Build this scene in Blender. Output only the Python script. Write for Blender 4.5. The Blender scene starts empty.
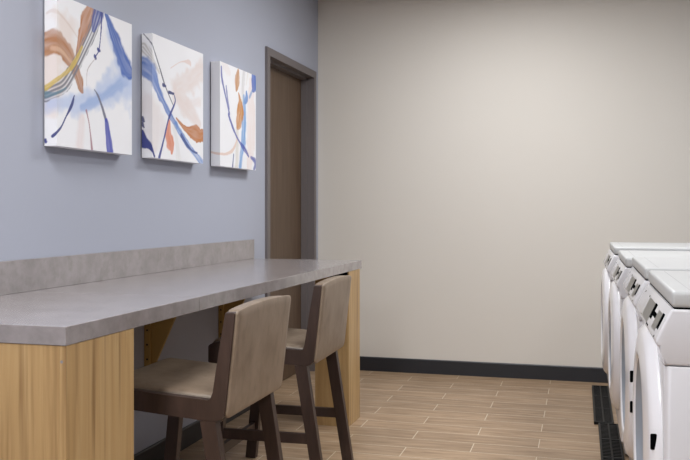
import bpy, bmesh, math, random
import numpy as np
from mathutils import Vector, Matrix

S = bpy.context.scene
COL = S.collection
PI = math.pi

# ---------------------------------------------------------------- camera, light, exposure
YAW = 0.2701
cam_d = bpy.data.cameras.new('camera')
cam_d.sensor_width = 36.0
cam_d.lens = 854.07 / 690 * 36.0
cam_d.shift_y = -(230 - 210.58) / 690
cam = bpy.data.objects.new('camera', cam_d)
COL.objects.link(cam)
cam.location = (0, 0, 1.1692)
cam.rotation_euler = (PI / 2, 0, YAW)
S.camera = cam

S.view_settings.view_transform = 'Standard'
S.view_settings.look = 'None'
S.view_settings.gamma = 1
S.view_settings.use_curve_mapping = False
S.view_settings.exposure = 0.0

W = bpy.data.worlds.new('world')
S.world = W
W.use_nodes = True
W.node_tree.nodes['Background'].inputs[0].default_value = (0.9, 0.93, 1.0, 1)
W.node_tree.nodes['Background'].inputs[1].default_value = 0.2

# recessed ceiling panels: positions (x, y), power
CEIL = 2.74
PANELS = [(-1.15, 1.3, 42), (-0.45, 4.55, 37), (-1.00, -1.3, 72), (1.15, 0.9, 20), (1.15, 3.4, 38), (1.15, -1.7, 20)]
for (lx, ly, pw) in PANELS:
    ld = bpy.data.lights.new('ceiling_panel_light', 'AREA')
    ld.shape = 'RECTANGLE'
    ld.size = 0.56
    ld.size_y = 1.16
    ld.energy = pw
    ld.color = (0.965, 0.985, 1.0)
    lo = bpy.data.objects.new('ceiling_panel_light', ld)
    COL.objects.link(lo)
    lo.location = (lx, ly, CEIL - 0.03)

# ---------------------------------------------------------------- materials
def srgb(h):
    c = [int(h[i:i + 2], 16) / 255 for i in (0, 2, 4)]
    return tuple(x / 12.92 if x <= .04045 else ((x + .055) / 1.055) ** 2.4 for x in c)

def mat(name, hexc, rough=0.5, metal=0.0, spec=0.5, coat=0.0, bump=0.0, bscale=200.0):
    m = bpy.data.materials.new(name)
    m.use_nodes = True
    nt = m.node_tree
    b = nt.nodes['Principled BSDF']
    b.inputs['Base Color'].default_value = (*srgb(hexc), 1)
    b.inputs['Roughness'].default_value = rough
    b.inputs['Metallic'].default_value = metal
    b.inputs['Specular IOR Level'].default_value = spec
    b.inputs['Coat Weight'].default_value = coat
    if bump:
        tc = nt.nodes.new('ShaderNodeTexCoord')
        n = nt.nodes.new('ShaderNodeTexNoise')
        n.inputs['Scale'].default_value = bscale
        n.inputs['Detail'].default_value = 3
        bp = nt.nodes.new('ShaderNodeBump')
        bp.inputs['Strength'].default_value = bump
        bp.inputs['Distance'].default_value = 0.002
        nt.links.new(tc.outputs['Object'], n.inputs['Vector'])
        nt.links.new(n.outputs['Fac'], bp.inputs['Height'])
        nt.links.new(bp.outputs['Normal'], b.inputs['Normal'])
    return m

def noise_mat(name, stops, scale=(1, 1, 1), nscale=5.0, detail=6, rough=0.5, dist=0.0, spec=0.5,
              bump=0.0, second=None, nrough=0.55):
    """colour ramp over a stretched noise; second = (scale vec, noise scale, amount, hex) a darker streak layer"""
    m = bpy.data.materials.new(name)
    m.use_nodes = True
    nt = m.node_tree
    L = nt.links.new
    b = nt.nodes['Principled BSDF']
    b.inputs['Roughness'].default_value = rough
    b.inputs['Specular IOR Level'].default_value = spec
    tc = nt.nodes.new('ShaderNodeTexCoord')
    mp = nt.nodes.new('ShaderNodeMapping')
    mp.inputs['Scale'].default_value = scale
    L(tc.outputs['Object'], mp.inputs['Vector'])
    n = nt.nodes.new('ShaderNodeTexNoise')
    n.inputs['Scale'].default_value = nscale
    n.inputs['Detail'].default_value = detail
    n.inputs['Roughness'].default_value = nrough
    n.inputs['Distortion'].default_value = dist
    L(mp.outputs['Vector'], n.inputs['Vector'])
    r = nt.nodes.new('ShaderNodeValToRGB')
    els = r.color_ramp.elements
    while len(els) < len(stops):
        els.new(0.5)
    for e, (p, h) in zip(els, stops):
        e.position = p
        e.color = (*srgb(h), 1)
    L(n.outputs['Fac'], r.inputs['Fac'])
    out = r.outputs['Color']
    if second:
        sv, ns, amt, hx = second
        mp2 = nt.nodes.new('ShaderNodeMapping')
        mp2.inputs['Scale'].default_value = sv
        L(tc.outputs['Object'], mp2.inputs['Vector'])
        n2 = nt.nodes.new('ShaderNodeTexNoise')
        n2.inputs['Scale'].default_value = ns
        n2.inputs['Detail'].default_value = 5
        L(mp2.outputs['Vector'], n2.inputs['Vector'])
        r2 = nt.nodes.new('ShaderNodeValToRGB')
        r2.color_ramp.elements[0].position = 0.52
        r2.color_ramp.elements[0].color = (0, 0, 0, 1)
        r2.color_ramp.elements[1].position = 0.68
        r2.color_ramp.elements[1].color = (amt, amt, amt, 1)
        L(n2.outputs['Fac'], r2.inputs['Fac'])
        mx = nt.nodes.new('ShaderNodeMix')
        mx.data_type = 'RGBA'
        mx.inputs['B'].default_value = (*srgb(hx), 1)
        mx.inputs[7].default_value = (*srgb(hx), 1)
        L(r2.outputs['Color'], mx.inputs[0])
        L(out, mx.inputs[6])
        out = mx.outputs[2]
    L(out, b.inputs['Base Color'])
    if bump:
        bp = nt.nodes.new('ShaderNodeBump')
        bp.inputs['Strength'].default_value = bump
        bp.inputs['Distance'].default_value = 0.002
        L(n.outputs['Fac'], bp.inputs['Height'])
        L(bp.outputs['Normal'], b.inputs['Normal'])
    return m

M = {}
M['blue_wall'] = mat('blue_grey_paint', 'a8abb8', 0.75, spec=0.3, bump=0.15, bscale=350)
M['beige_wall'] = mat('warm_beige_paint', 'd6d0c8', 0.75, spec=0.3, bump=0.15, bscale=350)
M['dark_wall'] = mat('slate_paint', '5b5d63', 0.8, spec=0.3)
M['ceiling'] = mat('ceiling_white', 'e6e4e0', 0.9)
M['base'] = mat('charcoal_vinyl', '24252a', 0.45)
M['taupe'] = mat('taupe_painted_steel', '6a6363', 0.45)
M['door'] = noise_mat('door_laminate', [(0.3, '523f30'), (0.55, '5e4b3a'), (0.8, '685343')], (3, 14, 0.8), 3, rough=0.5,
                      second=((6, 40, 1.2), 2.0, 0.35, '4c3c2c'))
M['oak'] = noise_mat('ochre_woodgrain_laminate', [(0.25, 'a07f54'), (0.5, 'b69566'), (0.75, 'c3a67a')], (11, 11, 0.55), 2.6,
                     rough=0.42, dist=0.9, second=((22, 22, 0.7), 1.8, 0.75, '85653f'))
M['stone'] = noise_mat('grey_stone_laminate', [(0.25, '7e7877'), (0.5, '918a8a'), (0.78, 'a39d9d')], (1, 1, 1), 9.0,
                       detail=9, rough=0.24, nrough=0.68, spec=0.95, second=((1, 1, 1), 26.0, 0.3, '726b67'))
M['stone'].node_tree.nodes['Principled BSDF'].inputs['Coat Weight'].default_value = 0.45
M['stone'].node_tree.nodes['Principled BSDF'].inputs['Coat Roughness'].default_value = 0.2
M['stone_seam'] = mat('seam_filler', '6a6563', 0.5)
M['dark_wood'] = noise_mat('walnut_stained_wood', [(0.25, '352823'), (0.6, '43332d'), (0.85, '503e37')], (6, 6, 1.2), 4,
                           rough=0.42, second=((40, 40, 4), 2, 0.4, '2f221e'))
M['leather'] = noise_mat('taupe_leather', [(0.25, '756454'), (0.5, '867564'), (0.8, '958372')], (1, 1, 0.8), 9, detail=8,
                         rough=0.42, bump=0.25, second=((8, 8, 3), 4, 0.4, '665545'))
M['seam'] = mat('leather_piping', '6d6055', 0.5)
M['brass'] = mat('ochre_painted_bracket', 'b09050', 0.5)
M['hole'] = mat('black_hole', '0b0a09', 0.8)
M['white'] = mat('white_enamel', 'cfcdd0', 0.25, coat=0.2)
M['lid'] = mat('white_lid_plastic', 'b4b4b4', 0.4)
M['ring'] = mat('white_door_plastic', 'e2e0e3', 0.22, coat=0.2)
M['pad_grey'] = mat('grey_control_pad', '7a7772', 0.4)
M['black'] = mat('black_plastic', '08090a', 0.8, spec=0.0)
M['grate'] = mat('black_grate_plastic', '0e0f11', 0.5, spec=0.3)
M['grate_dark'] = mat('drain_well_black', '060607', 0.7)
M['crease'] = mat('lid_crease_grey', 'a4a3a4', 0.5)
M['plinth'] = mat('beige_grey_plinth', 'a8a09a', 0.5)
M['glass'] = mat('grey_door_glass', '8f949c', 0.08, coat=0.5)
M['felt'] = mat('raw_stretcher_wood', '4a443e', 0.8)

def floor_mat():
    m = bpy.data.materials.new('wood_look_porcelain_tile')
    m.use_nodes = True
    nt = m.node_tree
    L = nt.links.new
    b = nt.nodes['Principled BSDF']
    tc = nt.nodes.new('ShaderNodeTexCoord')
    mp = nt.nodes.new('ShaderNodeMapping')
    mp.inputs['Location'].default_value = (0.52 + 6.3, -4.31 + 0.1615 * 60, 0)
    L(tc.outputs['Object'], mp.inputs['Vector'])
    br = nt.nodes.new('ShaderNodeTexBrick')
    br.offset = 0.5
    br.inputs['Scale'].default_value = 1
    br.inputs['Brick Width'].default_value = 0.63
    br.inputs['Row Height'].default_value = 0.1615
    br.inputs['Mortar Size'].default_value = 0.0022
    br.inputs['Mortar Smooth'].default_value = 0.1
    br.inputs['Bias'].default_value = 0
    br.inputs['Color1'].default_value = (0, 0, 0, 1)
    br.inputs['Color2'].default_value = (1, 1, 1, 1)
    br.inputs['Mortar'].default_value = (0.5, 0.5, 0.5, 1)
    L(mp.outputs['Vector'], br.inputs['Vector'])
    # grain: noise stretched along x, shifted per tile
    sep = nt.nodes.new('ShaderNodeVectorMath')
    sep.operation = 'MULTIPLY_ADD'
    sep.inputs[1].default_value = (7.0, 3.0, 5.0)
    L(br.outputs['Color'], sep.inputs[0])
    L(tc.outputs['Object'], sep.inputs[2])
    mp2 = nt.nodes.new('ShaderNodeMapping')
    mp2.inputs['Scale'].default_value = (1.9, 15, 1)
    L(sep.outputs[0], mp2.inputs['Vector'])
    n = nt.nodes.new('ShaderNodeTexNoise')
    n.inputs['Scale'].default_value = 2.2
    n.inputs['Detail'].default_value = 7
    n.inputs['Roughness'].default_value = 0.6
    n.inputs['Distortion'].default_value = 0.5
    L(mp2.outputs['Vector'], n.inputs['Vector'])
    r = nt.nodes.new('ShaderNodeValToRGB')
    e = r.color_ramp.elements
    e[0].position = 0.32
    e[0].color = (*srgb('8b7157'), 1)
    e[1].position = 0.68
    e[1].color = (*srgb('b4987c'), 1)
    e2 = e.new(0.5)
    e2.color = (*srgb('a2886d'), 1)
    L(n.outputs['Fac'], r.inputs['Fac'])
    hs = nt.nodes.new('ShaderNodeMix')
    hs.data_type = 'RGBA'
    hs.blend_type = 'MULTIPLY'
    r2 = nt.nodes.new('ShaderNodeValToRGB')
    r2.color_ramp.elements[0].color = (0.86, 0.86, 0.86, 1)
    r2.color_ramp.elements[1].color = (1, 1, 1, 1)
    L(br.outputs['Color'], r2.inputs['Fac'])
    hs.inputs[0].default_value = 1
    L(r.outputs['Color'], hs.inputs[6])
    L(r2.outputs['Color'], hs.inputs[7])
    mx = nt.nodes.new('ShaderNodeMix')
    mx.data_type = 'RGBA'
    L(br.outputs['Fac'], mx.inputs[0])
    L(hs.outputs[2], mx.inputs[6])
    mx.inputs[7].default_value = (*srgb('cdc0ab'), 1)
    L(mx.outputs[2], b.inputs['Base Color'])
    b.inputs['Roughness'].default_value = 0.42
    bp = nt.nodes.new('ShaderNodeBump')
    bp.invert = True
    bp.inputs['Strength'].default_value = 0.5
    bp.inputs['Distance'].default_value = 0.001
    L(br.outputs['Fac'], bp.inputs['Height'])
    L(bp.outputs['Normal'], b.inputs['Normal'])
    return m
M['floor'] = floor_mat()

# ---------------------------------------------------------------- mesh helpers
def link(name, bm, m, parent=None, smooth=False, loc=None):
    bmesh.ops.recalc_face_normals(bm, faces=bm.faces)
    me = bpy.data.meshes.new(name)
    bm.to_mesh(me)
    bm.free()
    for mm in (m if isinstance(m, (list, tuple)) else [m]):
        me.materials.append(mm)
    if smooth:
        for p in me.polygons:
            p.use_smooth = True
        try:
            me.set_sharp_from_angle(angle=math.radians(38))
        except Exception:
            pass
    o = bpy.data.objects.new(name, me)
    COL.objects.link(o)
    if parent:
        o.parent = parent
    if loc:
        o.location = loc
    return o

def box(bm, x0, x1, y0, y1, z0, z1, bev=0.0, seg=2, mi=0):
    vs = [bm.verts.new((x, y, z)) for x in (x0, x1) for y in (y0, y1) for z in (z0, z1)]
    F = [(0, 1, 3, 2), (4, 6, 7, 5), (0, 4, 5, 1), (2, 3, 7, 6), (0, 2, 6, 4), (1, 5, 7, 3)]
    fs = [bm.faces.new([vs[i] for i in f]) for f in F]
    for f in fs:
        f.material_index = mi
    if bev:
        es = list({e for f in fs for e in f.edges})
        bmesh.ops.bevel(bm, geom=es, offset=bev, segments=seg, profile=0.5, affect='EDGES')
    return fs

def prism(bm, pts, axis, a, b, bev=0.0, seg=2):
    """extrude closed 2D polygon along axis ('x','y','z') from a to b"""
    def P(u, v, w):
        return {'y': (u, w, v), 'x': (w, u, v), 'z': (u, v, w)}[axis]
    A = [bm.verts.new(P(u, v, a)) for u, v in pts]
    B = [bm.verts.new(P(u, v, b)) for u, v in pts]
    n = len(pts)
    fs = [bm.faces.new(A), bm.faces.new(B[::-1])]
    caps = list(fs)
    for i in range(n):
        fs.append(bm.faces.new((A[i], B[i], B[(i + 1) % n], A[(i + 1) % n])))
    if bev:
        es = list({e for f in caps for e in f.edges})
        bmesh.ops.bevel(bm, geom=es, offset=bev, segments=seg, profile=0.5, affect='EDGES')
    return fs

def bar(bm, p0, p1, u, s0, s1, bev=0.002):
    """tapered rectangular bar; u = unit side vector, s0/s1 = (half along u, half along v)"""
    p0, p1, u = Vector(p0), Vector(p1), Vector(u)
    d = (p1 - p0).normalized()
    u = u.normalized()
    v = d.cross(u).normalized()
    rings = []
    for p, (a, b) in ((p0, s0), (p1, s1)):
        rings.append([bm.verts.new(p + u * (a * i) + v * (b * j)) for i, j in ((-1, -1), (1, -1), (1, 1), (-1, 1))])
    fs = [bm.faces.new(rings[0]), bm.faces.new(rings[1][::-1])]
    for i in range(4):
        fs.append(bm.faces.new((rings[0][i], rings[1][i], rings[1][(i + 1) % 4], rings[0][(i + 1) % 4])))
    if bev:
        es = list({e for f in fs for e in f.edges})
        bmesh.ops.bevel(bm, geom=es, offset=bev, segments=2, profile=0.5, affect='EDGES')

def arc(cx, cy, r, a0, a1, n):
    return [(cx + r * math.cos(a0 + (a1 - a0) * i / n), cy + r * math.sin(a0 + (a1 - a0) * i / n)) for i in range(n + 1)]

def lathe_x(bm, prof, cy, cz, n=72, close=False, mi=0):
    """revolve profile [(x, r)] round an axis parallel to x through (cy, cz)"""
    rings = []
    for (x, r) in prof:
        if r < 1e-6:
            rings.append([bm.verts.new((x, cy, cz))])
        else:
            rings.append([bm.verts.new((x, cy + r * math.cos(2 * PI * k / n), cz + r * math.sin(2 * PI * k / n))) for k in range(n)])
    pairs = list(zip(rings[:-1], rings[1:]))
    if close:
        pairs.append((rings[-1], rings[0]))
    for A, B in pairs:
        for k in range(n):
            k2 = (k + 1) % n
            if len(A) == 1:
                f = bm.faces.new((A[0], B[k], B[k2]))
            elif len(B) == 1:
                f = bm.faces.new((A[k], B[0], A[k2]))
            else:
                f = bm.faces.new((A[k], B[k], B[k2], A[k2]))
            f.material_index = mi

def struct(o):
    o['kind'] = 'structure'
    return o

def thing(name, label, cat, loc=(0, 0, 0), group=None):
    o = bpy.data.objects.new(name, None)
    COL.objects.link(o)
    o.location = loc
    o.empty_display_size = 0.1
    o['label'] = label
    o['category'] = cat
    if group:
        o['group'] = group
    return o

def tag(o, label, cat, group=None):
    o['label'] = label
    o['category'] = cat
    if group:
        o['group'] = group
    return o

def copy_tree(o, loc=None, label=None):
    c = o.copy()
    COL.objects.link(c)
    if loc:
        c.location = loc
    if label:
        c['label'] = label
    for ch in list(o.children):
        d = ch.copy()
        COL.objects.link(d)
        d.parent = c
        for g2 in list(ch.children):
            e = g2.copy()
            COL.objects.link(e)
            e.parent = d
    return c

# ---------------------------------------------------------------- the room
XL, XR, Y0, YB = -1.8866, 1.5, -3.4, 6.0632
DY0, DY1, DZ = 5.010, 5.920, 2.134           # clear door opening in the left wall
bm = bmesh.new(); box(bm, XL - 0.2, XR + 0.15, Y0 - 0.15, YB + 0.15, -0.1, 0)
struct(link('floor', bm, M['floor']))
bm = bmesh.new(); box(bm, XL - 0.2, XR + 0.15, Y0 - 0.15, YB + 0.15, CEIL, CEIL + 0.1)
struct(link('ceiling', bm, M['ceiling']))
bm = bmesh.new()
prism(bm, [(Y0 - .15, 0), (DY0 - .02, 0), (DY0 - .02, DZ + .02), (DY1 + .02, DZ + .02), (DY1 + .02, 0), (YB, 0), (YB, CEIL), (Y0 - .15, CEIL)], 'x', XL - 0.2, XL)
struct(link('wall_left', bm, M['blue_wall']))
bm = bmesh.new(); box(bm, XL - 0.2, XR + 0.15, YB, YB + 0.15, 0, CEIL)
struct(link('wall_back', bm, M['beige_wall']))
bm = bmesh.new(); box(bm, XR, XR + 0.15, Y0 - 0.15, YB, 0, CEIL)
struct(link('wall_right', bm, M['dark_wall']))
bm = bmesh.new(); box(bm, XL, XR, Y0 - 0.15, Y0, 0, CEIL)
struct(link('wall_front', bm, M['dark_wall']))

def baseboard(name, pts, axis, a, b):
    bm = bmesh.new(); prism(bm, pts, axis, a, b)
    return struct(link(name, bm, M['base']))
H0 = 0.1015
baseboard('baseboard_back', [(YB, 0), (YB - .010, 0), (YB - .010, H0 - .006), (YB - .006, H0), (YB, H0)], 'x', XL, XR)
baseboard('baseboard_left', [(XL, 0), (XL + .010, 0), (XL + .010, H0 - .006), (XL + .006, H0), (XL, H0)], 'y', Y0, DY0 - .054)
baseboard('baseboard_right', [(XR, 0), (XR - .014, 0), (XR - .010, .016), (XR - .010, H0 - .006), (XR - .006, H0), (XR, H0)], 'y', Y0, YB - .014)

# door leaf with a two-step hollow metal frame
bm = bmesh.new(); box(bm, -2.012, -1.969, DY0 + .003, DY1 - .003, 0.006, DZ - .004)
door = struct(link('door_1', bm, M['door']))
bm = bmesh.new()
FX = XL + 0.016
def jamb(y_in, s):
    # s = +1 for the jamb beyond the opening, -1 for the near one; plan outline (x, y)
    return [(FX, y_in), (FX, y_in + s * .050), (XL, y_in + s * .052), (XL, y_in + s * .019), (-2.03, y_in + s * .019), (-2.03, y_in + s * .003),
            (-1.967, y_in + s * .003), (-1.967, y_in - s * .016), (-1.923, y_in - s * .016), (-1.923, y_in)]
prism(bm, jamb(DY0, -1), 'z', 0, DZ + .0495)
prism(bm, jamb(DY1, 1), 'z', 0, DZ + .0495)
FX += .0004
head = [(FX, DZ), (FX, DZ + .0501), (XL, DZ + .0519), (XL, DZ + .019), (-2.03, DZ + .019), (-2.03, DZ + .003), (-1.967, DZ + .003),
        (-1.967, DZ - .016), (-1.923, DZ - .016), (-1.923, DZ)]
prism(bm, head, 'y', DY0 - .0505, DY1 + .0505)
fr = link('door_frame', bm, M['taupe'], door)
# recessed ceiling fixtures
for i, (lx, ly, pw) in enumerate(PANELS):
    where = ['over the near end of the counter', 'nearest the back wall', 'behind the viewer on the counter side', 'beside the nearest washer', 'above the middle of the washer row', 'behind the viewer on the washer side'][i]
    t = thing('ceiling_light', 'white recessed flat panel ceiling light ' + where, 'ceiling light', (lx, ly, CEIL), 'recessed ceiling panels')
    bm = bmesh.new()
    for a in ((-.31, -.285, -.61, .61), (.285, .31, -.61, .61), (-.285, .285, -.61, -.585), (-.285, .285, .585, .61)):
        box(bm, *a, -.02, 0)
    link('light_frame', bm, M['ceiling'], t)
    dm = bpy.data.materials.get('panel_diffuser')
    if not dm:
        dm = mat('panel_diffuser', 'ffffff', 0.6)
        b = dm.node_tree.nodes['Principled BSDF']
        b.inputs['Emission Color'].default_value = (.965, .985, 1, 1)
        b.inputs['Emission Strength'].default_value = 2.5
    bm = bmesh.new(); box(bm, -.285, .285, -.585, .585, -.008, 0)
    link('diffuser', bm, dm, t)

# ---------------------------------------------------------------- the work counter
CX, YN, YF, CZ, TH = -1.2097, 1.8217, 4.7309, 0.8859, 0.0463
SEAM = 2.579
t = thing('countertop', 'long grey stone-look laminate counter with backsplash along the blue wall', 'counter', (XL, 3.2, CZ))
def loc_box(x0, x1, y0, y1, z0, z1, bev=.0012):
    bm = bmesh.new(); box(bm, x0 - XL, x1 - XL, y0 - 3.2, y1 - 3.2, z0 - CZ, z1 - CZ, bev); return bm
bm = loc_box(XL + .001, CX, YN, SEAM - .0006, CZ - TH, CZ)
link('worktop_section', bm, M['stone'], t)
bm = loc_box(XL + .001, CX, SEAM + .0006, YF, CZ - TH, CZ)
link('worktop_section', bm, M['stone'], t)
bm = loc_box(XL + .002, CX - .001, SEAM - .0008, SEAM + .0008, CZ - TH + .001, CZ - .0006, 0)
link('seam_strip', bm, M['stone_seam'], t)
bm = loc_box(XL + .001, XL + .020, YN, YF, CZ + .0003, CZ + .113)
link('backsplash', bm, M['stone'], t)

def pedestal(x0, x1, y0, y1, label, screw=None):
    zt = CZ - TH - .001
    t = thing('counter_support_post', label, 'counter support', ((x0 + x1) / 2, (y0 + y1) / 2, 0), 'woodgrain posts under the counter')
    hx, hy = (x1 - x0) / 2, (y1 - y0) / 2
    w = .019
    bm = bmesh.new(); box(bm, -hx, hx - w, -hy, -hy + w, 0, zt); link('end_board', bm, M['oak'], t)
    bm = bmesh.new(); box(bm, hx - w + .0003, hx, -hy, hy, 0, zt, .0008); link('front_board', bm, M['oak'], t)
    bm = bmesh.new(); box(bm, -hx, hx - w, hy - w, hy, 0, zt); link('end_board', bm, M['oak'], t)
    bm = bmesh.new(); box(bm, -hx, -hx + w, -hy + w, hy - w, 0, zt); link('rear_board', bm, M['oak'], t)
    if screw:
        bm = bmesh.new()
        r = .004
        vs = [bm.verts.new((screw[0] - (x0 + x1) / 2 + r * math.cos(k * PI / 5), -hy - .0006, screw[1] + r * math.sin(k * PI / 5))) for k in range(10)]
        bm.faces.new(vs)
        vs2 = [bm.verts.new((v.co.x, -hy + .001, v.co.z)) for v in vs]
        for k in range(10):
            bm.faces.new((vs[k], vs[(k + 1) % 10], vs2[(k + 1) % 10], vs2[k]))
        o = link('screw_cap', bm, M['stone'], t)
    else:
        bm = bmesh.new(); box(bm, -hx + .01, hx - .006, -hy - .030, -hy - .0005, zt - .030, zt - .0005, .001)  # black strip added to fill the dark wedge between post and worktop
        link('dark_strip', bm, M['black'], t)
    return t
pedestal(-1.46, -1.2105, 1.8235, 2.152, 'wide light woodgrain post under the near end of the counter', (-1.222, .80))
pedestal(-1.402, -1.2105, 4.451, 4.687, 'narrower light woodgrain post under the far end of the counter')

def bracket(y, label):
    t = thing('counter_bracket', label, 'bracket', (XL, y, CZ - TH), 'ochre brackets under the counter')
    bm = bmesh.new()
    prism(bm, [(.001, -.001), (.20, -.001), (.20, -.03), (.018, -.42), (.001, -.42)], 'y', -.004, .010)
    link('gusset_web', bm, M['brass'], t)
    bm = bmesh.new(); box(bm, .001, .030, -.018, -.0045, -.42, -.001, .0015)
    fl = link('wall_flange', bm, M['brass'], t)
    for z in (-.11, -.16, -.205, -.27, -.335, -.40):
        bm = bmesh.new()
        n = 12
        a = [bm.verts.new((.016 + .0045 * math.cos(2 * PI * k / n), -.0186, z + .0045 * math.sin(2 * PI * k / n))) for k in range(n)]
        b = [bm.verts.new((v.co.x, -.0165, v.co.z)) for v in a]
        bm.faces.new(a); bm.faces.new(b[::-1])
        for k in range(n):
            bm.faces.new((a[k], b[k], b[(k + 1) % n], a[(k + 1) % n]))
        link('bolt_hole', bm, M['hole'], fl)
    return t
bracket(3.46, 'ochre triangular bracket on the wall behind the nearer stool seat')
bracket(4.27, 'ochre triangular bracket on the wall just left of the door, behind the stool back')

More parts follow.
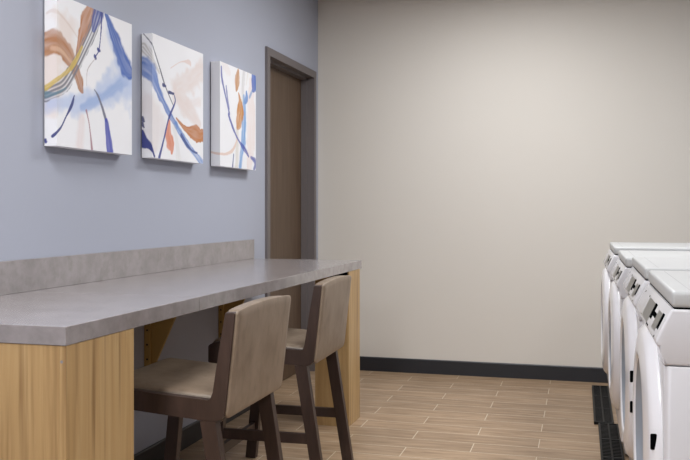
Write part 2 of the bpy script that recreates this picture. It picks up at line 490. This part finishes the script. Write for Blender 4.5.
PAINT = {
 1: [
  (((0.036,0.453,0.06),(0.057,0.387,0.1),(-0.027,0.289,0.08),(-0.027,0.162,0.06)),'e0cfc6',0.7,0.9,0),
  (((-0.041,0.483,0.008),(-0.012,0.49,0.008),(0.057,0.464,0.006),(0.136,0.415,0.004)),'cbb4a8',0.4,0.8,0),
  (((0.16,0.115,0.03),(0.154,0.062,0.035),(0.148,0.015,0.03)),'e2ccc8',0.5,0.8,0.4),
  (((0.529,0.293,0.07),(0.437,0.28,0.1),(0.318,0.235,0.07),(0.23,0.19,0.05),(0.091,0.166,0.045),(-0.027,0.153,0.04)),'a9bbdf',0.75,0.9,0.2),
  (((0.479,0.307,0.03),(0.37,0.249,0.025),(0.23,0.18,0.03),(0.16,0.158,0.02)),'7f9ed2',0.6,0.8,0.2),
  (((0.35,0.52,0.03),(0.37,0.461,0.04),(0.424,0.4,0.05),(0.486,0.331,0.06)),'b4c3e2',0.7,0.8,0.2),
  (((0.333,0.548,0.014),(0.383,0.485,0.032),(0.437,0.417,0.044),(0.493,0.358,0.046),(0.53,0.345,0.02)),'2d57a8',0.97,0.35,0.35),
  (((-0.047,0.372,0.05),(-0.005,0.377,0.048),(0.057,0.349,0.042),(0.102,0.311,0.032),(0.131,0.277,0.028),(0.154,0.233,0.018),(0.166,0.215,0.006)),'a5672f',0.97,0.25,0.5),
  (((-0.019,0.355,0.012),(0.036,0.345,0.012),(0.091,0.316,0.008)),'d9b49a',0.7,0.7,0.3),
  (((0.228,0.549,0.03),(0.193,0.493,0.036),(0.157,0.42,0.024),(0.125,0.341,0.008)),'ae6a30',0.97,0.25,0.4),
  (((0.273,0.55,0.04),(0.236,0.469,0.03),(0.171,0.376,0.028),(0.119,0.308,0.03),(0.046,0.228,0.032),(-0.027,0.197,0.03),(-0.048,0.19,0.03)),'77757e',0.95,0.2,1.6),
  (((0.277,0.552,0.04),(0.255,0.506,0.03),(0.24,0.469,0.014)),'33479a',0.95,0.4,0.8),
  (((0.162,0.387,0.008),(0.102,0.308,0.012),(0.025,0.254,0.01),(-0.019,0.228,0.01),(-0.048,0.209,0.012)),'cdb055',0.9,0.4,0.3),
  (((-0.048,0.187,0.014),(-0.005,0.19,0.008),(0.057,0.217,0.004)),'5f7f92',0.8,0.5,0),
  (((0.301,0.547,0.007),(0.295,0.474,0.004),(0.28,0.399,0.004),(0.255,0.367,0.003)),'333c86',0.95,0.3,0),
  (((0.272,0.399,0.007),(0.285,0.395,0.007)),'2b3480',0.95,0.3,0),
  (((0.25,0.368,0.008),(0.257,0.361,0.008)),'2b3480',0.95,0.3,0),
  (((0.255,0.36,0.002),(0.2,0.307,0.002),(0.194,0.246,0.002)),'a08f90',0.6,0.4,0),
  (((0.11,0.195,0.003),(0.093,0.157,0.009),(0.057,0.111,0.004),(0.025,0.069,0.005),(-0.018,0.035,0.006)),'2a3478',0.95,0.3,0),
  (((0.248,0.236,0.002),(0.273,0.216,0.006),(0.305,0.172,0.009),(0.331,0.126,0.01)),'6c6c80',0.95,0.3,0),
  (((0.333,0.125,0.012),(0.344,0.079,0.02),(0.361,0.002,0.028)),'3b45a8',0.97,0.2,0.2),
  (((0.191,0.148,0.006),(0.212,0.094,0.004),(0.23,0.004,0.008)),'9c6470',0.8,0.4,0),
  (((-0.048,0.022,0.006),(-0.046,0.015,0.006)),'2b3480',0.95,0.3,0),
 ],
 2: [
  (((0.513,0.463,0.06),(0.375,0.39,0.07),(0.23,0.333,0.06),(0.359,0.257,0.06),(0.478,0.195,0.03)),'dfd0cb',0.8,0.6,0.4),
  (((0.214,0.345,0.02),(0.309,0.266,0.03),(0.478,0.309,0.03)),'e1d2ce',0.5,0.8,0.3),
  (((0.176,0.424,0.003),(0.277,0.469,0.003),(0.367,0.483,0.012),(0.384,0.472,0.006)),'dcc3ba',0.7,0.5,0),
  (((-0.025,0.237,0.08),(0.037,0.145,0.1),(0.009,0.055,0.06)),'ddd2d1',0.6,0.9,0),
  (((-0.046,0.492,0.03),(-0.003,0.443,0.018),(0.065,0.386,0.01)),'b3aca6',0.7,0.4,1.5),
  (((-0.048,0.408,0.055),(-0.001,0.372,0.045),(0.051,0.309,0.028),(0.094,0.268,0.022),(0.161,0.213,0.02),(0.23,0.164,0.02)),'3f6cb8',0.95,0.35,0.5),
  (((0.23,0.164,0.02),(0.326,0.1,0.022),(0.409,0.055,0.018),(0.509,0.007,0.02)),'5f86c6',0.95,0.4,0.7),
  (((-0.043,0.55,0.003),(-0.001,0.502,0.003),(0.065,0.413,0.005),(0.124,0.332,0.005),(0.207,0.25,0.003)),'4b4a5e',0.9,0.3,0),
  (((0.102,0.336,0.01),(0.127,0.333,0.006)),'2b3370',0.95,0.3,0),
  (((0.158,0.311,0.008),(0.207,0.309,0.007)),'2b3370',0.95,0.3,0),
  (((0.161,0.175,0.012),(0.154,0.122,0.03),(0.169,0.081,0.04),(0.187,0.058,0.024),(0.187,0.036,0.012)),'d67f5a',0.97,0.25,0.3),
  (((0.214,0.148,0.02),(0.238,0.093,0.02),(0.254,0.012,0.03)),'d3cfc9',0.5,0.6,1),
  (((0.214,0.301,0.005),(0.219,0.27,0.006),(0.169,0.207,0.009),(0.146,0.17,0.006),(0.109,0.09,0.007),(0.065,0.003,0.01)),'3a448c',0.95,0.3,0),
  (((0.233,0.198,0.005),(0.301,0.167,0.012),(0.367,0.149,0.022),(0.426,0.145,0.042),(0.486,0.137,0.036),(0.516,0.144,0.03)),'b76c24',0.98,0.15,0.3),
  (((-0.051,0.174,0.012),(-0.04,0.16,0.004)),'3a3f70',0.9,0.3,0),
  (((-0.051,0.15,0.01),(-0.04,0.133,0.003)),'3a3f70',0.9,0.3,0),
  (((-0.051,0.116,0.01),(-0.051,0.076,0.03),(-0.025,0.06,0.018),(-0.003,0.038,0.01),(0.02,0.007,0.008)),'2c377f',0.97,0.2,0),
  (((0.285,0.122,0.012),(0.342,0.083,0.012),(0.4,0.058,0.006),(0.457,0.049,0.006)),'41508c',0.9,0.3,0),
 ],
 3: [
  (((0.446,0.501,0.04),(0.436,0.395,0.06),(0.436,0.281,0.075),(0.436,0.176,0.07),(0.416,0.078,0.05),(0.406,0.025,0.04)),'e6d7d3',0.8,0.4,0.5),
  (((0.072,0.538,0.05),(0.125,0.511,0.02)),'e6dedd',0.6,0.6,0),
  (((0.328,0.546,0.02),(0.314,0.46,0.025),(0.318,0.38,0.02)),'bdb9b8',0.7,0.5,1.5),
  (((0.386,0.544,0.01),(0.367,0.482,0.01)),'d6cbbb',0.5,0.6,1),
  (((0.233,0.217,0.02),(0.233,0.102,0.022),(0.224,0.007,0.028)),'cfc8bd',0.8,0.4,1.5),
  (((0.328,0.411,0.012),(0.337,0.331,0.03),(0.328,0.241,0.036),(0.318,0.152,0.036),(0.29,0.07,0.022),(0.275,0.009,0.026)),'6a9ad2',0.95,0.5,0.5),
  (((0.367,0.436,0.012),(0.37,0.401,0.022),(0.347,0.376,0.012)),'4a7fc4',0.95,0.4,0.6),
  (((0.456,0.457,0.012),(0.416,0.415,0.014)),'5f8cc6',0.85,0.4,0.8),
  (((0.482,0.55,0.036),(0.48,0.514,0.042),(0.478,0.479,0.03),(0.466,0.459,0.012)),'2a58b0',0.98,0.15,0.3),
  (((0.517,0.511,0.02),(0.513,0.469,0.014)),'4a72b8',0.9,0.3,0.3),
  (((0.246,0.537,0.014),(0.233,0.485,0.034),(0.219,0.429,0.012)),'ba7a2c',0.97,0.2,0.5),
  (((0.252,0.415,0.006),(0.275,0.368,0.022),(0.275,0.31,0.052),(0.263,0.292,0.044),(0.256,0.255,0.042),(0.233,0.224,0.012)),'c27f30',0.97,0.2,0.4),
  (((-0.05,0.073,0.006),(0.004,0.064,0.008),(0.09,0.07,0.01),(0.179,0.1,0.01),(0.233,0.16,0.009)),'e0c7bb',0.9,0.5,0),
  (((0.018,0.523,0.008),(0.024,0.468,0.012),(0.064,0.39,0.008),(0.121,0.293,0.01),(0.116,0.277,0.01),(0.188,0.202,0.01),(0.252,0.155,0.008),(0.318,0.121,0.016),(0.367,0.097,0.014),(0.402,0.073,0.007)),'3c46a0',0.97,0.3,0.4),
  (((0.081,0.431,0.008),(0.095,0.374,0.01),(0.121,0.314,0.006)),'6a70ae',0.9,0.4,0.3),
  (((0.182,0.07,0.006),(0.168,0.004,0.01)),'6a72a0',0.9,0.4,0),
  (((0.436,0.07,0.012),(0.491,0.056,0.022),(0.503,0.03,0.02),(0.482,0.006,0.014)),'4450a4',0.95,0.3,0.6),
 ],
}

# ---------------------------------------------------------------- bar stools (origin on the floor below the top of the back, facing -x)
def zb(x): return .536 + .073 * (-.12 - x)       # underside of the tilted seat frame
def zt(x): return .595 + .073 * (-.09 - x)       # its top edge
HW = .251
def drop(x): return .085 * (1 - math.sqrt(max(0, 1 - (max(0, -.43 - x) / .096) ** 2)))   # waterfall front edge
def make_stool(loc, label):
    t = thing('bar_stool', label, 'bar stool', loc, 'counter stools')
    wood = M['dark_wood']
    for s in (-1, 1):
        pts = [(-.039, .859), (-.035, .864), (-.010, .865), (-.007, .861), (-.024, .705), (-.038, .575)]
        pts += [(-.042, .552), (-.052, .541), (-.068, .534), (-.12, zb(-.12)), (-.30, zb(-.30)), (-.402, zb(-.402)),
                (-.402, zt(-.402)), (-.25, zt(-.25)), (-.094, zt(-.094)), (-.084, .600), (-.078, .622), (-.057, .755)]
        bm = bmesh.new()
        a, b = (HW - .024, HW) if s > 0 else (-HW, -HW + .024)
        prism(bm, pts, 'y', a, b, .0025)
        link('side_frame', bm, wood, t)
    # curved front apron, dipping a little below the side rails
    def za(x): return zb(x) - .035 * min(1, max(0, -.402 - x) / .06)
    bm = bmesh.new()
    R = .06
    xc = -.520 + R
    st = [-.402 - .008 * k for k in range(5)]
    path = [(x, -HW) for x in st] + arc(xc, -HW + R, R, -PI / 2, -PI, 12)
    path += arc(xc, HW - R, R, PI, PI / 2, 12) + [(x, HW) for x in st[::-1]]
    inn = [(x, -HW + .024) for x in st] + arc(xc, -HW + R, R - .024, -PI / 2, -PI, 12)
    inn += arc(xc, HW - R, R - .024, PI, PI / 2, 12) + [(x, HW - .024) for x in st[::-1]]
    rows = [[bm.verts.new((x, y, f(x))) for x, y in pp] for pp, f in ((path, za), (path, lambda x: zt(x) - drop(x) * .8), (inn, lambda x: zt(x) - drop(x) * .8), (inn, za))]
    n = len(path)
    for i in range(4):
        A, B = rows[i], rows[(i + 1) % 4]
        for k in range(n - 1):
            bm.faces.new((A[k], A[k + 1], B[k + 1], B[k]))
    bm.faces.new([r[0] for r in rows]); bm.faces.new([r[-1] for r in rows])
    link('front_apron', bm, wood, t, smooth=True)
    bm = bmesh.new(); box(bm, -.12, -.098, -HW + .0245, HW - .0245, .506, .577, .002)
    link('rear_apron', bm, wood, t)
    # upholstered seat: domed loft with rounded front corners
    bm = bmesh.new()
    def outline(ins):
        hw = HW - .027 - ins; r = .055 - ins * .25
        xf, xr = -.516 + ins, -.078 - ins
        p = arc(xf + r, -hw + r, r, -PI / 2, -PI, 9) + arc(xf + r, hw - r, r, PI, PI / 2, 9)
        rb = .012
        p += arc(xr - rb, hw - rb, rb, PI / 2, 0, 3) + arc(xr - rb, -hw + rb, rb, 0, -PI / 2, 3)
        return p
    lv = [(0.0, -.02), (0.0, .004), (.004, .010), (.012, .0135), (.03, .015), (.07, .016), (.12, .0165), (.17, .017)]
    rings = []
    for ins, dz in lv:
        rings.append([bm.verts.new((x, y, zt(x) + dz - drop(x))) for x, y in outline(ins)])
    for A, B in zip(rings[:-1], rings[1:]):
        for k in range(len(A)):
            bm.faces.new((A[k], A[(k + 1) % len(A)], B[(k + 1) % len(A)], B[k]))
    bm.faces.new(rings[-1]); bm.faces.new(rings[0][::-1])
    seat = link('seat_cushion', bm, M['leather'], t, smooth=True)
    # piping round the cushion
    bm = bmesh.new()
    ol = outline(-.0015)
    r0 = [[bm.verts.new((x + (.002 * math.cos(q) * (1 if False else 0)), y, zt(x) - drop(x) + .003 + .0025 * math.sin(q))) for x, y in outline(-.001 - .0022 * math.cos(q))] for q in [2 * PI * j / 6 for j in range(6)]]
    for j in range(6):
        A, B = r0[j], r0[(j + 1) % 6]
        for k in range(len(A)):
            bm.faces.new((A[k], A[(k + 1) % len(A)], B[(k + 1) % len(A)], B[k]))
    link('piping', bm, M['seam'], seat, smooth=True)
    # upholstered back: outline in (y, z), thick between a leaning front and rear surface
    bm = bmesh.new()
    def back_outline(ins):
        hw = HW - .008 - ins
        hwb = hw - .001
        zt0, zb0 = .870 - ins, .541 + ins
        p = arc(-hw + .012, zt0 - .012, .012, PI, PI / 2, 4)
        p += [(y, zt0 + .010 * (1 - (y / hw) ** 2)) for y in np.linspace(-hw + .03, hw - .03, 9)]
        p += arc(hw - .012, zt0 - .012, .012, PI / 2, 0, 4)
        p += [(hw - .002, .75), (hwb, .65)]
        p += arc(hwb - .022, zb0 + .022, .022, 0, -PI / 2, 6)
        p += arc(-hwb + .022, zb0 + .022, .022, -PI / 2, -PI, 6)
        p += [(-hwb, .65), (-hw + .002, .75)]
        return p
    def xr(z): return -.038 + .036 * (z - .541) / .325
    lv = [(.010, -.036), (.002, -.033), (0, -.027), (0, -.004), (.003, .002), (.010, .005), (.04, .0075), (.10, .009)]
    # the front half is narrowed so that it sits between the side frames
    rings = []
    base = back_outline(0.0)
    cz = .706
    for ky, kz, dx in [(.80, .85, -.045), (.90, .95, -.043), (.925, .985, -.038), (.93, 1.0, -.030), (.93, 1.0, -.006), (1.0, 1.0, -.0045), (1.0, 1.0, -.001),
                       (.993, .99, .003), (.975, .967, .0055), (.88, .85, .007), (.5, .5, .008)]:
        rings.append([bm.verts.new((xr(cz + (z - cz) * kz) + dx, y * ky, cz + (z - cz) * kz)) for y, z in base])
    for A, B in zip(rings[:-1], rings[1:]):
        for k in range(len(A)):
            bm.faces.new((A[k], A[(k + 1) % len(A)], B[(k + 1) % len(A)], B[k]))
    bm.faces.new(rings[-1]); bm.faces.new(rings[0][::-1])
    link('backrest_cushion', bm, M['leather'], t, smooth=True)
    # legs
    yl = HW - .0185
    for s in (-1, 1):
        bm = bmesh.new()
        bar(bm, (-.096, s * yl, zb(-.096) + .004), (-.010, s * yl, .0), (0, 1, 0), (.0175, .0255), (.0165, .0235))
        link('rear_leg', bm, wood, t)
        bm = bmesh.new()
        bar(bm, (-.430, s * yl, zb(-.430) - .010), (-.4845, s * yl, .0), (0, 1, 0), (.0175, .023), (.0165, .025))
        link('front_leg', bm, wood, t)
        bm = bmesh.new()
        box(bm, -.445, -.058, s * yl - .009, s * yl + .009, .213, .256, .002)
        link('side_stretcher', bm, wood, t)
    bm = bmesh.new(); box(bm, -.480, -.458, -yl + .017, yl - .017, .129, .171, .002)
    link('footrest', bm, wood, t)
    return t
stool = make_stool((-.991, 2.620, 0), 'taupe leather bar stool with dark wood frame nearest the viewer, beside the wide post')
far_stool = copy_tree(stool, (-1.018, 3.567, 0), 'taupe leather bar stool with dark wood frame farther off, beside the narrower post')
far_stool.rotation_euler.z = math.radians(1.6)

# ---------------------------------------------------------------- washing machines (origin at floor, front top edge of lid, facing -x)
WY = .3415
def make_washer(loc, label):
    t = thing('washing_machine', label, 'washing machine', loc, 'row of front loading washers')
    D = .72
    # lower body
    bm = bmesh.new()
    r = .016
    pl = arc(.015 + r, -WY + r, r, -PI, -PI / 2, 5) 
    plan = [(x, y) for x, y in arc(-.015 + r, -WY + r, r, -PI, -PI / 2, 5)] + [(D, -WY), (D, WY)] + [(x, y) for x, y in arc(-.015 + r, WY - r, r, PI / 2, PI, 5)]
    prism(bm, plan, 'z', .270, .833, .002, 1)
    cab = link('cabinet', bm, M['white'], t, smooth=True)
    bm = bmesh.new(); box(bm, .048, D - .01, -WY + .004, WY - .004, .0125, .2698)
    link('plinth', bm, M['plinth'], t)
    for x in (.11, D - .05):
        for y in (-WY + .05, WY - .05):
            rr = [(x + .02 * math.cos(k * PI / 6), y + .02 * math.sin(k * PI / 6)) for k in range(12)]
            bm = bmesh.new(); prism(bm, rr, 'z', 0, .0125)
            link('levelling_foot', bm, M['black'], t)
    # upper housing with the sloping control panel
    prof = [(D, .8345), (-.0145, .8345), (-.0150, .8365), (-.0150, .860), (-.0175, .867), (-.0270, .875), (-.0315, .881), (-.0322, .887), (-.0308, .893),
            (-.0022, .953), (.0015, .9565), (D, .9565)]
    bm = bmesh.new(); prism(bm, prof, 'y', -WY, WY, .006, 3)
    hs = link('control_housing', bm, M['white'], t, smooth=True)
    # control panel pieces lie on the slope
    nrm = Vector((-.068, 0, .032)).normalized()
    def S_(y, s, h):
        p = Vector((-.032 * s, y, .955 - .068 * s)) + nrm * h
        return p
    def plate(bm, y0, y1, s0, s1, h0, h1, sl=0.0):
        a = [bm.verts.new(S_(y, s, h0)) for y, s in ((y0, s0), (y1, s0), (y1 + sl, s1), (y0 + sl, s1))]
        b = [bm.verts.new(S_(y, s, h1)) for y, s in ((y0, s0), (y1, s0), (y1 + sl, s1), (y0 + sl, s1))]
        bm.faces.new(a); bm.faces.new(b[::-1])
        for k in range(4):
            bm.faces.new((a[k], b[k], b[(k + 1) % 4], a[(k + 1) % 4]))
    bm = bmesh.new(); plate(bm, -.055, .107, .25, .93, -.001, .0022); link('display_panel', bm, M['pad_grey'], t)
    bm = bmesh.new(); plate(bm, -.258, -.176, .28, .86, -.001, .0022); link('keypad', bm, M['pad_grey'], t)
    bm = bmesh.new()
    plate(bm, -.106, -.0555, .22, .98, -.001, .0014)
    link('display_trim', bm, M['black'], t)
    bm = bmesh.new(); plate(bm, -.1755, -.1065, .44, .60, -.001, .0014); link('trim_bridge', bm, M['black'], t)
    bm = bmesh.new()
    plate(bm, -.298, -.2585, .24, .92, -.001, .0014)
    link('keypad_trim', bm, M['black'], t)
    for (y, s) in ((.283, .247), (.139, .25), (-.286, .95), (.139, .925)):
        bm = bmesh.new(); plate(bm, y - .007, y + .007, s - .035, s + .035, -.001, .0014); link('panel_screw', bm, M['black'], t)
    bm = bmesh.new(); plate(bm, .19, .215, .55, .75, -.001, .0008); link('badge', bm, M['pad_grey'], t)
    # lid
    bm = bmesh.new()
    box(bm, .001, D, -WY + .001, WY - .001, .9600, .995, .008, 4)
    lid = link('top_lid', bm, M['lid'], t, smooth=True)
    bm = bmesh.new(); box(bm, .006, D - .01, -WY + .006, WY - .006, .9564, .9604)
    link('lid_gap', bm, M['black'], t)
    bm = bmesh.new(); box(bm, .041, .0435, -WY + .03, WY - .03, .9945, .99515, 0)
    link('lid_crease', bm, M['crease'], lid)
    # door: bulging ring, glass bowl
    CZ_, CY_ = .608, 0.0
    bm = bmesh.new()
    # (x, half width, half height) rings from the outer flank over the crest into the opening
    prof = [(-.0145, .314, .280), (-.0165, .314, .280), (-.023, .309, .275), (-.032, .301, .267), (-.0390, .291, .259), (-.0420, .280, .250), (-.0450, .258, .237), (-.0480, .232, .219),
            (-.0492, .208, .203), (-.0487, .196, .196), (-.0465, .189, .191), (-.0430, .186, .188)]
    n = 112
    rings = [[bm.verts.new((x, CY_ + ry * math.cos(2 * PI * k / n), CZ_ + rz * math.sin(2 * PI * k / n))) for k in range(n)] for x, ry, rz in prof]
    for A, B in zip(rings[:-1], rings[1:]):
        for k in range(n):
            bm.faces.new((A[k], A[(k + 1) % n], B[(k + 1) % n], B[k]))
    dr = link('door_ring', bm, M['ring'], t, smooth=True)
    bm = bmesh.new()
    lathe_x(bm, [(-.0430, .187), (-.034, .181), (-.026, .172), (-.020, .155), (-.0175, .12), (-.0165, 0)], CY_, CZ_, 72)
    link('door_glass', bm, M['glass'], dr, smooth=True)
    for dz in (-.045, .049):
        bm = bmesh.new()
        yy = -.300 * math.sqrt(1 - (dz / .273) ** 2)
        box(bm, -.0400, -.026, yy - .0045, yy + .002, CZ_ + dz - .018, CZ_ + dz + .018, .003, 3)
        link('hinge_slot', bm, M['black'], dr, smooth=True)
    return t
ws = make_washer((.187, 2.302, 0), 'white front loading washer nearest the viewer, largest in the row')
copy_tree(ws, (.184, 3.075, 0), 'second white front loading washer from the viewer in the row')
for loc, lab in (((.164, 3.830, 0), 'third white front loading washer from the viewer, second from the back wall'),
                 ((.149, 4.600, 0), 'white front loading washer nearest the back wall, smallest in the row')):
    w = copy_tree(ws, loc, lab)
    w.scale.z = .990 if loc[1] < 4 else 1.0
    for o in [c for ch in w.children for c in ch.children if c.name.startswith('hinge_slot')]:
        bpy.data.objects.remove(o)

# ---------------------------------------------------------------- floor drain grates
def make_grate(x0, y0, y1, label):
    w = .105; L = y1 - y0
    t = thing('drain_grate', label, 'drain grate', (x0, y0, 0), 'black grates in front of the washers')
    bm = bmesh.new(); box(bm, 0, w, 0, L, 0.0005, .004); link('grate_base', bm, M['grate_dark'], t)
    bm = bmesh.new()
    for a, b in ((0, .010), (.048, .056), (w - .010, w)):
        box(bm, a, b, 0, L, .004, .017, .0015, 1)
    for k in range(4):
        y = k * (L - .012) / 3
        box(bm, 0.0, w, y, y + .012, .004, .0172, .0015, 1)
    link('rim', bm, M['grate'], t)
    bm = bmesh.new()
    n = int(L / .026)
    for k in range(n):
        y = .013 + (L - .026) * k / n
        box(bm, .010, w - .010, y, y + .010, .004, .0145)
    link('slotted_grid', bm, M['grate'], t)
    return t
make_grate(.066, 4.862, 5.872, 'black slotted plastic drain grate nearer the back wall, by the farthest washer')
make_grate(.088, 3.84, 4.842, 'black slotted plastic drain grate in front of the third washer, partly cut by the frame')

# ---------------------------------------------------------------- paintings
def canvas_mat():
    m = bpy.data.materials.new('painted_canvas')
    m.use_nodes = True
    nt = m.node_tree
    b = nt.nodes['Principled BSDF']
    a = nt.nodes.new('ShaderNodeVertexColor')
    a.layer_name = 'paint'
    nt.links.new(a.outputs['Color'], b.inputs['Base Color'])
    b.inputs['Roughness'].default_value = 0.65
    n = nt.nodes.new('ShaderNodeTexNoise')
    tc = nt.nodes.new('ShaderNodeTexCoord')
    n.inputs['Scale'].default_value = 700
    nt.links.new(tc.outputs['Object'], n.inputs['Vector'])
    bp = nt.nodes.new('ShaderNodeBump')
    bp.inputs['Strength'].default_value = 0.15
    bp.inputs['Distance'].default_value = 0.001
    nt.links.new(n.outputs['Fac'], bp.inputs['Height'])
    nt.links.new(bp.outputs['Normal'], b.inputs['Normal'])
    return m
M['canvas'] = canvas_mat()
BG = np.array(srgb('ecebee'))

def vnoise(u, v, scale, seed):
    """smooth value noise on numpy arrays"""
    rng = np.random.RandomState(seed)
    tab = rng.rand(64, 64)
    x, y = u * scale + 20.3, v * scale + 20.7
    xi, yi = np.floor(x).astype(int), np.floor(y).astype(int)
    fx, fy = x - xi, y - yi
    fx = fx * fx * (3 - 2 * fx); fy = fy * fy * (3 - 2 * fy)
    g = lambda a, b: tab[a % 64, b % 64]
    return (g(xi, yi) * (1 - fx) + g(xi + 1, yi) * fx) * (1 - fy) + (g(xi, yi + 1) * (1 - fx) + g(xi + 1, yi + 1) * fx) * fy

def paint(u, v, strokes):
    c = np.tile(BG, (len(u), 1))
    c *= (1 - .03 * vnoise(u, v, 9, 5))[:, None]
    for si, (pts, hx, alpha, soft, streak) in enumerate(strokes):
        # resample the stroke as a smooth curve
        P = [np.array(p, float) for p in pts]
        Q = [P[0]] + P + [P[-1]]
        dense = []
        for i in range(1, len(Q) - 2):
            for k in range(8):
                tt = k / 8
                p0, p1, p2, p3 = Q[i - 1:i + 3]
                dense.append(.5 * ((2 * p1) + (p2 - p0) * tt + (2 * p0 - 5 * p1 + 4 * p2 - p3) * tt ** 2 + (3 * p1 - p0 - 3 * p2 + p3) * tt ** 3))
        dense.append(P[-1])
        best = np.full(len(u), 1e9)
        side = np.zeros(len(u)); along = np.zeros(len(u)); acc = 0
        wob = (vnoise(u, v, 28, si + 11) - .5) * (.1 + .9 * soft) + (vnoise(u, v, 70, si + 50) - .5) * .2
        for a, b in zip(dense[:-1], dense[1:]):
            d = b[:2] - a[:2]; L = max(np.hypot(*d), 1e-6)
            tt = np.clip(((u - a[0]) * d[0] + (v - a[1]) * d[1]) / L ** 2, 0, 1)
            du, dv = u - a[0] - tt * d[0], v - a[1] - tt * d[1]
            w = np.maximum(a[2] + (b[2] - a[2]) * tt, .0022)
            q = np.hypot(du, dv) / w
            m = q < best
            best = np.where(m, q, best)
            sg = np.sign(d[0] * dv - d[1] * du)
            side = np.where(m, sg * q, side)
            along = np.where(m, acc + tt * L, along)
            acc += L
        e = best * (1 + wob)
        f = np.clip((1 - e) / max(soft, .12) + .15, 0, 1)
        f = f * f * (3 - 2 * f)
        if streak > 1:
            st = .5 + .5 * np.cos(side * 13 + (vnoise(along, side, 6, si) - .5) * 2)
            f = f * np.clip(.18 + .9 * st, 0, 1)
        elif streak:
            st = vnoise(along * .8, side * .22, 22, si + 3)
            f = f * np.clip(1 - streak * .75 * (1 - st), 0, 1)
        f = (f * alpha)[:, None]
        c = c * (1 - f) + np.array(srgb(hx)) * f
    return c

XFRONT, XBACK, PZ0, PZ1 = -1.83, -1.8815, 1.404, 1.955
def make_canvas(a, b, strokes, label):
    """gallery-wrapped canvas: one grid folded over the near side, the front and the far side"""
    Wd, Hh, D = b - a, PZ1 - PZ0, XFRONT - XBACK
    t = thing('canvas_painting', label, 'painting', (XBACK, a, PZ0), 'abstract canvases on the blue wall')
    nf, ns, nv = 210, 20, 216
    us = list(np.linspace(-D, 0, ns + 1)) + list(np.linspace(0, Wd, nf + 1))[1:] + list(np.linspace(Wd, Wd + D, 5))[1:]
    vs = list(np.linspace(0, Hh, nv + 1))
    U, V = np.meshgrid(us, vs)
    u, v = U.ravel(), V.ravel()
    col = paint(u, v, strokes)
    nu = len(us)
    def pos(uu, vv):
        if uu < 0: return (D + uu, 0, vv)
        if uu > Wd: return (D - (uu - Wd), Wd, vv)
        return (D, uu, vv)
    verts = [pos(x, y) for x, y in zip(u, v)]
    faces = [(j * nu + i, j * nu + i + 1, (j + 1) * nu + i + 1, (j + 1) * nu + i) for j in range(nv) for i in range(nu - 1)]
    n0 = len(verts)
    cols = [tuple(c) for c in col]
    # top and bottom folds
    for vv, flip in ((0, False), (Hh, True)):
        i0 = len(verts)
        for p in ((0, 0), (D, 0), (D, Wd), (0, Wd)):
            verts.append((p[0], p[1], vv)); cols.append(tuple(BG))
        q = (i0, i0 + 1, i0 + 2, i0 + 3)
        faces.append(q if flip else q[::-1])
    me = bpy.data.meshes.new('painted_canvas')
    me.from_pydata(verts, [], faces)
    me.update()
    at = me.color_attributes.new('paint', 'FLOAT_COLOR', 'POINT')
    arr = np.ones((len(verts), 4)); arr[:, :3] = np.array(cols)
    at.data.foreach_set('color', arr.ravel())
    me.materials.append(M['canvas'])
    o = bpy.data.objects.new('painted_canvas', me)
    COL.objects.link(o); o.parent = t
    bm = bmesh.new()
    for q in ((.012, .045, .012, Hh - .012), (Wd - .045, Wd - .012, .012, Hh - .012), (.045, Wd - .045, .012, .045), (.045, Wd - .045, Hh - .045, Hh - .012)):
        box(bm, XL - XBACK, .030, q[0], q[1], q[2], q[3])
    link('stretcher_frame', bm, M['felt'], t)
    return t
make_canvas(2.701, 3.2357, PAINT[1], 'largest looking abstract canvas, with brown arc, blue sweep and pale blue wash')
make_canvas(3.414, 3.941, PAINT[2], 'middle abstract canvas with crossing blue diagonal and orange leaf shape')
make_canvas(4.149, 4.661, PAINT[3], 'abstract canvas next to the door, with vertical orange and blue streaks')
